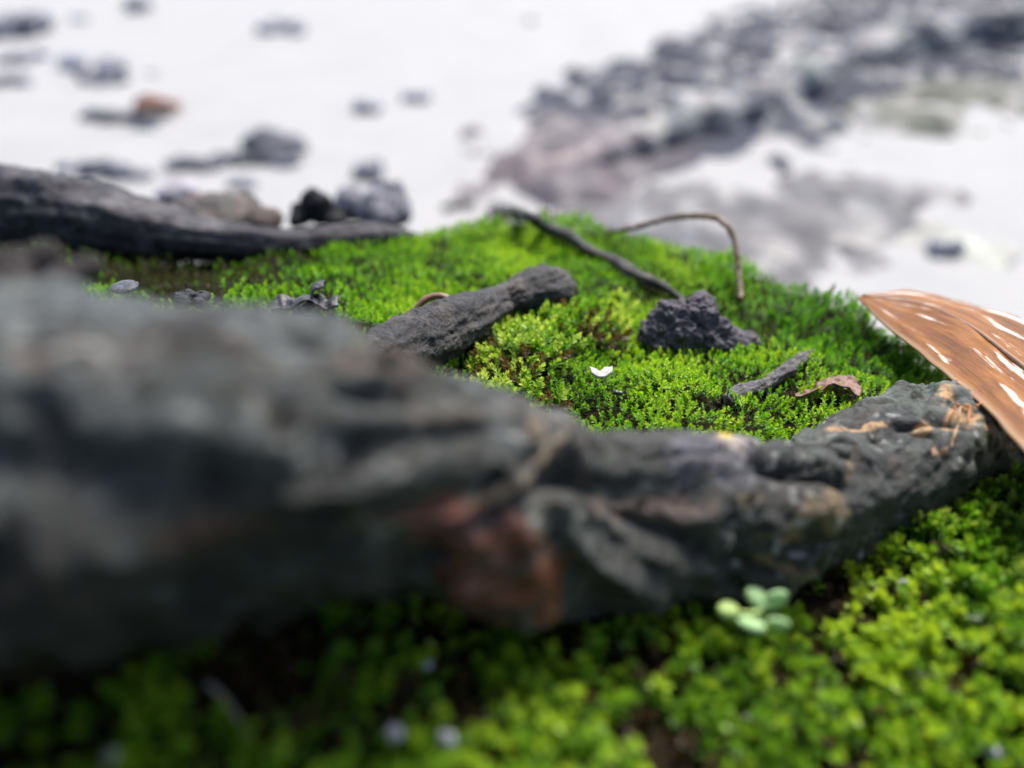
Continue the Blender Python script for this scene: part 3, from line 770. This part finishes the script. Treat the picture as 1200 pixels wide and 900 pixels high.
nrm = np.array([0, -.35, .9]); nrm /= np.linalg.norm(nrm)
rb = np.array(mid)
tube('midrib', [(*(p + nrm * .002), .003 + .0025 * q / 59) for q, p in enumerate(rb)][::6], M_RIB, parent=big_leaf, nl=90, na=10)

M_SMALL = plain('withered_leaf', (.16, .080, .060), .55, .35, .15, .45, 60)
p0, d0 = hit(970, 455)
d0 -= .015
f1 = [pt(u, v, d0 + dd) for u, v, dd in [(932, 466, -.015), (950, 462, -.01), (968, 452, 0), (976, 447, .005), (986, 451, 0), (998, 460, -.01), (1008, 463, -.01)]]
f2 = [pt(u, v, d0 + dd) for u, v, dd in [(933, 462, 0), (952, 453, .01), (970, 445, .015), (981, 442, .02), (990, 446, .015), (1000, 452, .01), (1009, 459, 0)]]
f3 = [pt(u, v, d0 + dd) for u, v, dd in [(936, 460, .01), (954, 451, .02), (972, 442, .03), (983, 440, .035), (994, 443, .03), (1003, 447, .02), (1007, 455, .01)]]
o = sheet('dry_leaf', [f1, f2, f3], M_SMALL, .0025, 70, 26, .012, 42, 9); tag(recentre(o), 'small folded reddish brown dry leaf on the moss between the clod and the big leaf', 'leaf')

# blackish curled shreds at the foot of the left root
M_BLACK = plain('blackened_leaf', (.022, .022, .028), .5, .45, 0, .4, 50)
p0, d0 = hit(352, 352, .02)
def shred(pts, w, label, group=None):
    d = d0
    lowr = [pt(u, v + w, d - .012) for u, v in pts]; midr = [pt(u, v, d) for u, v in pts]; upr = [pt(u + 2, v - w * .7, d + .012) for u, v in pts]
    o = sheet('leaf_shred', [lowr, midr, upr], M_BLACK, .003, 40, 14, .014, 34, len(label)); recentre(o)
    tag(o, label, 'leaf', group)
shred([(316, 360), (328, 352), (342, 357), (356, 350), (372, 355)], 6, 'flat blackened leaf shred behind the foreground root crest')
shred([(345, 364), (358, 360), (370, 352), (384, 358), (397, 355)], 5, 'curled blackened leaf shred right of the flat shred on the moss')
shred([(360, 354), (369, 347), (371, 340), (380, 333)], 4, 'upright blackened leaf shred sticking out of the moss')

# ------------------------------------------------------------------ small bits on the moss
M_WHITE = plain('white_petal', (.50, .48, .46), .5, .3, .2, .25)
p0, d0 = hit(705, 437, .022)
fa = [pt(u, v, d0) for u, v in [(691, 430), (697, 433), (703, 437), (709, 431), (718, 430)]]
fb_ = [pt(u, v, d0 - .012) for u, v in [(693, 437), (699, 441), (705, 442), (711, 441), (717, 436)]]
fm = [(np.array(a_) + np.array(b_)) / 2 + [0, 0, .002] for a_, b_ in zip(fa, fb_)]
o = sheet('petal', [fb_, fm, fa], M_WHITE, .003, 24, 8, .003, 60, 2); tag(recentre(o), 'tiny white petal scrap on the moss left of the earth clod', 'petal')
p0, d0 = hit(724, 460, .016)
kk = d0 / FPX
o = fuse('seed', [((p0[0] - 2 * kk, p0[1], p0[2]), (4 * kk, 4 * kk, 3.2 * kk), 0, 0), ((p0[0] + 2.5 * kk, p0[1], p0[2] - 1 * kk), (4 * kk, 3.6 * kk, 3 * kk), 0, 0)], plain('black_seed', (.02, .02, .028), .35, .5), .0016, [(.0016, 180, 2, 'n')])
tag(recentre(o), 'tiny black seed on the moss below the white petal', 'seed')

def rock(u, v, w, h, label, col, seed, mat=M_ROCK, d=None, name='stone', cat='stone', sink=.3, alt=None, amp=.22, depth=.8, voxel=None):
    """a stone of w x h photograph pixels standing at (u, v bottom)"""
    if d is None: p, d = hit(u, v)
    else: p = pt(u, v, d)
    k = d / FPX; rx, rz = w / 2 * k, h / 2 * k
    r = np.random.default_rng(seed)
    bl = [((p[0], p[1], p[2] + rz * (1 - sink)), (rx * .8, rx * depth, rz), 0, 0)]
    for _ in range(5):
        bl.append(((p[0] + r.uniform(-.6, .6) * rx, p[1] + r.uniform(-.4, .4) * rx, p[2] + rz * r.uniform(.2, 1.1)), (rx * r.uniform(.3, .5), rx * r.uniform(.3, .5), rz * r.uniform(.4, .75)), r.uniform(0, 3), r.uniform(-.4, .4)))
    m = min(rx, rz)
    def cf(P):
        n = fbm(P / m * .9, seed + 4, 4)[:, None]; c = np.array(col) * (1 + .6 * n)
        if alt is not None:
            q = sstep(0, .3, fbm(P / m * .55, seed + 6, 3))[:, None]; c = c * (1 - q) + np.array(alt) * q
        return c
    o = fuse(name, bl, mat, voxel or m * .1, [(m * amp, 1 / m * .9, seed, 'n'), (m * amp * .4, 1 / m * 2.2, seed + 1, 'r')], cf)
    recentre(o); return tag(o, label, cat)

def jagged(u, v, w, h, label, col, seed, d, peak=False):
    """an angular broken stone: tilted slabs fused together"""
    p = pt(u, v, d); k = d / FPX; r = np.random.default_rng(seed); bl = []
    for q in range(12):
        t = r.uniform(-1, 1); hh = (1 - abs(t)) if peak else r.uniform(.45, 1) * (1 - .4 * abs(t))
        bl.append(((p[0] + t * w * .36 * k, p[1] + r.uniform(-.25, .25) * w * k, p[2] + hh * h * .42 * k), (w * r.uniform(.12, .22) * k, w * r.uniform(.12, .25) * k, h * (.12 + .42 * hh) * k), r.uniform(0, 3), r.uniform(-.7, .7)))
    m = h * k
    o = fuse('stone', bl, M_ROCK, m * .05, [(m * .10, 2.2 / m, seed, 'r'), (m * .05, 5 / m, seed + 2, 'n')], lambda P: np.array(col) * (1 + .6 * fbm(P / m * 2, seed, 4))[:, None])
    recentre(o); return tag(o, label, 'stone')
rock(148, 340, 36, 12, 'small smooth blue grey stone on the moss behind the foreground root', (.08, .086, .105), 3, amp=.08, d=1.16)
jagged(222, 354, 44, 16, 'dark flat stone chip behind the crest of the foreground root', (.028, .03, .036), 4, 1.12)
jagged(372, 256, 66, 42, 'black pointed stone on the far ridge behind the left root', (.012, .012, .015), 6, 2.12, peak=True)
rock(250, 268, 120, 46, 'grey brown stone partly hidden behind the left root', (.06, .057, .057), 7, d=2.05, alt=(.11, .088, .08))
rock(310, 268, 60, 30, 'brownish stone wedged behind the left root beside the black pointed stone', (.075, .058, .052), 8, d=1.98)
jagged(436, 254, 92, 46, 'blurred pale grey stone right of the black pointed stone', (.15, .15, .18), 9, 2.5)
rock(210, 235, 60, 26, 'small pale violet stone above the left root', (.26, .25, .29), 10, d=2.7)
o = jagged(52, 326, 130, 46, 'blurred dark bark lump behind the big root at the left edge', (.022, .019, .02), 11, .68); o.name = 'bark_lump'; o['category'] = 'bark'
rock(890, 557, 16, 20, 'small dark red bark chip standing at the slot in the big root', (.10, .055, .055), 12, d=.915, name='bark_chip', cat='bark', amp=.25)
rock(842, 404 + 172, 20, 8, 'tiny grey crumb on the big root below the violet patch', (.30, .28, .27), 13, d=.90, name='crumb', cat='crumb')
for q, (u, v, w_, h_, lab) in enumerate([(500, 782, 16, 14, 'tiny glossy pebble in the dark moss at bottom centre below the red bark'), (462, 862, 26, 18, 'pale wet pebble on the soil at the bottom, left of a grey one'),
                                         (525, 872, 26, 24, 'grey wet pebble on the soil at bottom centre'), (135, 892, 30, 20, 'grey pebble at the bottom left corner'),
                                         (1160, 884, 22, 18, 'pale shiny pebble at the bottom right corner'), (1056, 688, 12, 14, 'pale chip on the bare soil amid rosette moss at right')]):
    rock(u, v, w_, h_, lab, (.30, .31, .34), 30 + q, name='pebble', cat='pebble', amp=.1)
tw = [(*hit(u, v, .0)[0], .0025) for u, v in [(242, 800), (262, 818), (280, 845), (292, 868)]]
t_ = tube('twig', tw, plain('pale_twig', (.20, .17, .15), .6, .3), nl=40, na=8, rough=.2); recentre(t_); tag(t_, 'short pale twig on the dark soil at bottom left', 'twig')

# orange sprig on the big root: dry floret with hanging threads
from mathutils.bvhtree import BVHTree
bv = BVHTree.FromPolygons([tuple(p) for p in V.reshape(-1, 3)], [f for f in tube_faces(NL, NA) if len(f) == 4])
def on_root(u, v, lift=0.0):
    r = (u - 600) / FPX * RIGHT + (450 - v) / FPX * UPV + FWD
    loc, nn, _, _ = bv.ray_cast(Vector(CAM), Vector(r).normalized())
    if loc is None: return pt(u, v, 1.15)
    return np.array(loc) + np.array(nn) * lift * (1 if nn.dot(Vector(r)) < 0 else -1)
M_OR = plain('orange_sprig', (.42, .16, .045), .5, .3, .1, .3, 80)
M_TAN = plain('tan_thread', (.38, .24, .13), .5, .3)
sp = empty('sprig', on_root(1128, 480)); tag(sp, 'tiny orange dry floret with hanging threads on the lichen spotted end of the big root', 'plant scrap')
def child(o, par):
    o.parent = par; o.matrix_parent_inverse = par.matrix_world.inverted(); return o
bpy.context.view_layer.update()
kk = 1.15 / FPX
sp_b = [(on_root(u, v, .004 + .003 * (q % 2)), (2.2 * kk, 2.0 * kk, 1.9 * kk), 0, .5 * q) for q, (u, v) in enumerate([(1119, 480), (1123, 479), (1127, 481), (1131, 478), (1135, 480), (1139, 478)])]
child(fuse('floret', sp_b, M_OR, .0011, [(.0012, 260, 4, 'n')]), sp)
for path in ([(1118, 482, .008), (1115, 488, .004), (1113, 492, .001)], [(1124, 482, .008), (1124, 492, .010), (1124, 500, .006), (1119, 510, .003), (1115, 519, .002), (1115, 525, .001)],
             [(1129, 482, .008), (1131, 488, .008), (1133, 496, .002)], [(1133, 482, .008), (1133, 489, .007), (1134, 493, .002)], [(1139, 478, .011), (1144, 477, .010), (1148, 476, .006)]):
    child(tube('thread', [(*on_root(u, v, l), .0011) for u, v, l in path], M_TAN if len(path) > 3 else M_OR, nl=24, na=6), sp)
bpy.context.view_layer.update()

# seedling with round pale leaves
M_SEED = plain('seedling_leaf', (.34, .52, .24), .45, .4, .3, .12, 30)
M_SEED2 = plain('seedling_young_leaf', (.38, .52, .16), .45, .4, .3, .12, 30)
pb, db = hit(885, 735)
sd = empty('seedling', pb); tag(sd, 'small seedling with five rounded pale green leaves at the foot of the big root', 'seedling')
bpy.context.view_layer.update()
db -= .06
stem_top = pt(890, 716, db)
child(tube('stem', [(*pb, .004), (*((pb + stem_top) / 2 + [.003, 0, 0]), .0035), (*stem_top, .003)], M_SEED2, nl=20, na=8), sd)
def round_leaf(uc, vc, ru, rv, rot, dd, mat, tiltb):
    cth, sth = math.cos(math.radians(rot)), math.sin(math.radians(rot))
    rows = []
    for wv in (-1, -.5, 0, .5, 1):
        row = []
        for t in np.linspace(0, 1, 7):
            prof = math.sin(math.pi * min(1, .04 + .95 * t)) ** .55 if 0 < t < 1 else .12
            a_ = (t * 2 - 1) * ru; b_ = wv * rv * prof
            row.append(pt(uc + a_ * cth - b_ * sth, vc + a_ * sth + b_ * cth, db + dd - b_ / FPX * tiltb + .006 * wv * wv))
        rows.append(row)
    o = sheet('leaf', rows, mat, .003, 30, 14, .002, 30, 1); child(o, sd)
round_leaf(888, 701, 16, 9.5, 35, .01, M_SEED, .8)
round_leaf(907, 703, 17, 10, 155, .012, M_SEED, .8)
round_leaf(853, 716, 12, 9, 15, -.005, M_SEED2, .6)
round_leaf(880, 732, 17, 7, 20, -.03, M_SEED, .9)
round_leaf(911, 731, 13, 7, 190, -.02, M_SEED, .9)
for q, (a_, b_) in enumerate([((890, 716), (866, 718)), ]):
    child(tube('stem', [(*pt(*a_, db), .003), (*pt(878, 719, db - .004), .0028), (*pt(*b_, db - .005), .0025)], M_SEED2, nl=16, na=6), sd)

# ------------------------------------------------------------------ litter on the pale ground
def litter(u, v, w, h, label, col, seed, cat='leaf litter', name='litter_clump', group='litter on the pale ground', mat=M_LITTER, tail=0):
    w, h = w * 1.35, h * 1.55
    p, d = ground_pt(u, v + h * .35)
    k = d / FPX; rx = w / 2 * k; ang = math.atan2(1.75, d)
    rz = h / 2 * k * .75; ry = max(rz, h / 2 * k * .9)
    r = np.random.default_rng(seed); bl = []
    for q in range(7):
        t = r.uniform(-.75, .75)
        bl.append(((p[0] + t * rx, p[1] + r.uniform(-.5, .8) * ry, rz * r.uniform(.1, .8) * (1 - .5 * abs(t))), (rx * r.uniform(.25, .45), ry * r.uniform(.5, .9), rz * r.uniform(.35, .7)), r.uniform(-.4, .4), r.uniform(-.3, .3) + tail))
    m = min(rx, rz)
    def cf(P):
        n = fbm(P / m * .8, seed + 4, 4)[:, None]; return np.array(col) * (1 + .6 * n)
    o = fuse(name, bl, mat, m * .14, [(m * .3, .7 / m, seed, 'n'), (m * .15, 1.8 / m, seed + 1, 'r')], cf)
    recentre(o); return tag(o, label, cat, group)
DK, MD, LT = (.06, .064, .085), (.11, .115, .15), (.18, .187, .23)
LITTER = [(22, 22, 38, 34, MD, 'blurred grey litter clump in the top left corner of the pale ground'), (54, 21, 20, 9, LT, 'small grey scrap just right of the top left corner clump'),
          (93, 20, 18, 8, LT, 'tiny lone grey scrap near the top edge, above the pale lumpy clump'), (164, 3, 30, 18, MD, 'dark scrap cut by the top edge of the picture'),
          (18, 66, 36, 14, MD, 'grey flat scrap at the left edge, upper of two'), (48, 62, 30, 9, LT, 'faint tail of litter right of the upper left edge scrap'), (8, 92, 40, 14, MD, 'grey scrap at the left edge, lower of two'),
          (98, 66, 44, 24, LT, 'pale lumpy litter clump above the orange leaf'), (128, 74, 36, 20, MD, 'grey clump joined to the right of the pale lumpy clump'), (122, 88, 44, 16, MD, 'flat grey litter under the pale lumpy clump'),
          (180, 84, 16, 6, LT, 'faint sliver right of the flat grey litter'), (128, 131, 50, 18, DK, 'dark flat leaf clump touching the orange leaf'),
          (335, 26, 46, 22, LT, 'lone pale violet clump near the top, right of the orange leaf'), (318, 160, 66, 36, DK, 'darkest high litter clump above the far ridge stones'),
          (285, 180, 80, 20, DK, 'long dark litter trail joining the darkest clump on its left'), (230, 188, 60, 16, DK, 'left tapering end of the long dark litter trail'), (340, 186, 24, 14, MD, 'small grey scrap below the darkest clump'),
          (130, 192, 54, 24, MD, 'grey striped litter clump just above the left root'), (78, 193, 40, 12, LT, 'faint litter scrap left of the grey striped clump'), (150, 202, 44, 12, MD, 'flat dark scrap at the lower right of the grey striped clump'),
          (286, 212, 34, 12, MD, 'small flat litter scrap above the grey brown stone'), (430, 120, 26, 18, LT, 'slanting pale green grey scrap in mid white ground'), (487, 108, 22, 18, LT, 'round pale scrap right of the slanting scrap'),
          (430, 192, 30, 26, MD, 'grey pointed scrap above the blurred pale grey stone'), (620, 22, 10, 8, LT, 'tiny dot of litter near the top centre'), (178, 149, 8, 7, LT, 'tiny bluish dot below the orange leaf'),
          (1108, 285, 40, 22, LT, 'pale greenish scrap on white ground above the large brown leaf')]
for q, (u, v, w_, h_, cc, lab) in enumerate(LITTER): litter(u, v, w_, h_, lab, cc, 60 + q)
M_ORL = plain('orange_leaf', (.40, .12, .06), .55, .3, .1, .2, 3)
def gp(u, v, z): return ground_pt(u, v, z)[0]
r1 = [gp(u, v, z) for u, v, z in [(156, 128, .02), (166, 128, .02), (178, 127, .02), (194, 125, .02), (213, 123, .02)]]
r2 = [gp(u, v, z) for u, v, z in [(156, 122, .10), (167, 118, .16), (180, 118, .14), (196, 121, .10), (213, 122, .03)]]
r3 = [gp(u, v, z) for u, v, z in [(158, 118, .14), (168, 112, .22), (182, 113, .20), (198, 118, .12), (213, 122, .04)]]
o = sheet('fallen_leaf', [r1, r2, r3], M_ORL, .02, 30, 14, .02, 4, 4); tag(recentre(o), 'curled orange fallen leaf on the pale ground at upper left', 'leaf')

# rotten branch lying on the pale ground
G = [ground_pt(u, v)[0] for u, v in [(610, 214), (690, 204), (790, 174), (900, 138), (1010, 84), (1110, 62), (1240, 46), (1450, 20)]]
rad = [.05, .09, .15, .18, .19, .22, .26, .3]
LOG = [(*(g_ + [0, .1, r_ * .55]), r_) for g_, r_ in zip(G, rad)]
Vl, Nl, sl, al, Rl = sweep(LOG, 420, 150)
Dl = Rl[:, None] * (.55 * fbm(Vl * 1.3, 7, 3) + .2 * ridged(Vl * 3.0, 9, 3) + .28 * fbm(Vl * 6, 15, 4))
Vl = Vl + Nl * Dl[..., None]
n1 = fbm(Vl * 2.6, 21, 5)[..., None]; n2 = fbm(Vl * 6, 27, 4)[..., None]
Cl = np.array([.045, .05, .07]) * (1 + .6 * n2)
q = sstep(-.05, .30, n1); Cl = Cl * (1 - q) + np.array([.17, .166, .17]) * q
q = sstep(.12, .36, .6 * vnoise(Vl * 3.2, 91) + .4 * vnoise(Vl * 7, 92))[..., None]; Cl = Cl * (1 - q) + np.array([.27, .265, .26]) * q
q = sstep(.1, .4, fbm(Vl * 2 + 50, 33, 4))[..., None]; Cl = Cl * (1 - .8 * q) + np.array([.17, .185, .178]) * .8 * q
pk = sstep(1.1, .2, np.linalg.norm(Vl - np.array(LOG[0][:3]) - [0, 0, 0], axis=-1))[..., None] * .85
Cl = Cl * (1 - pk) + np.array([.27, .215, .215]) * pk
o = mesh_obj('rotten_branch', Vl.reshape(-1, 3), tube_faces(420, 150), M_LITTER, colors=Cl.reshape(-1, 3))
tag(o, 'thick blurred rotten branch lying across the pale ground at upper right', 'branch')

# ------------------------------------------------------------------ camera, light, sky
cam = bpy.data.cameras.new('camera'); co = bpy.data.objects.new('camera', cam); COL.objects.link(co)
co.location = tuple(CAM); co.rotation_euler = (math.pi / 2 - PITCH, 0, 0)
cam.sensor_fit = 'HORIZONTAL'; cam.sensor_width = 36; cam.lens = 27; cam.clip_start = .01; cam.clip_end = 6000
cam.dof.use_dof = True; cam.dof.focus_distance = FOCUS; cam.dof.aperture_fstop = .027 / .037
S.camera = co

SUN_EL, SUN_AZ = 56.0, 28.0       # azimuth from +Y towards +X: the light comes from the far side
w = bpy.data.worlds.new('World'); S.world = w; w.use_nodes = True
nt = w.node_tree; bg = nt.nodes['Background']
sky = nt.nodes.new('ShaderNodeTexSky'); sky.sky_type = 'NISHITA'; sky.sun_disc = False
sky.sun_elevation = math.radians(SUN_EL); sky.sun_rotation = math.radians(SUN_AZ); sky.dust_density = 3.0; sky.air_density = 1.0
nt.links.new(sky.outputs[0], bg.inputs['Color']); bg.inputs['Strength'].default_value = .10
sun = bpy.data.lights.new('sun', 'SUN'); so = bpy.data.objects.new('sun', sun); COL.objects.link(so)
sun.energy = 2.4; sun.angle = math.radians(22); sun.color = (1, .95, .88)
dirv = Vector((math.sin(math.radians(SUN_AZ)) * math.cos(math.radians(SUN_EL)), math.cos(math.radians(SUN_AZ)) * math.cos(math.radians(SUN_EL)), math.sin(math.radians(SUN_EL))))
so.rotation_euler = dirv.to_track_quat('Z', 'Y').to_euler(); so.location = (3, 6, 9)

S.render.engine = 'CYCLES'
S.cycles.use_denoising = True
S.cycles.max_bounces = 8; S.cycles.diffuse_bounces = 4; S.cycles.transmission_bounces = 4; S.cycles.glossy_bounces = 3
S.cycles.sample_clamp_indirect = 6
S.view_settings.view_transform = 'Standard'; S.view_settings.look = 'None'; S.view_settings.gamma = 1; S.view_settings.use_curve_mapping = False
S.view_settings.exposure = 1.68
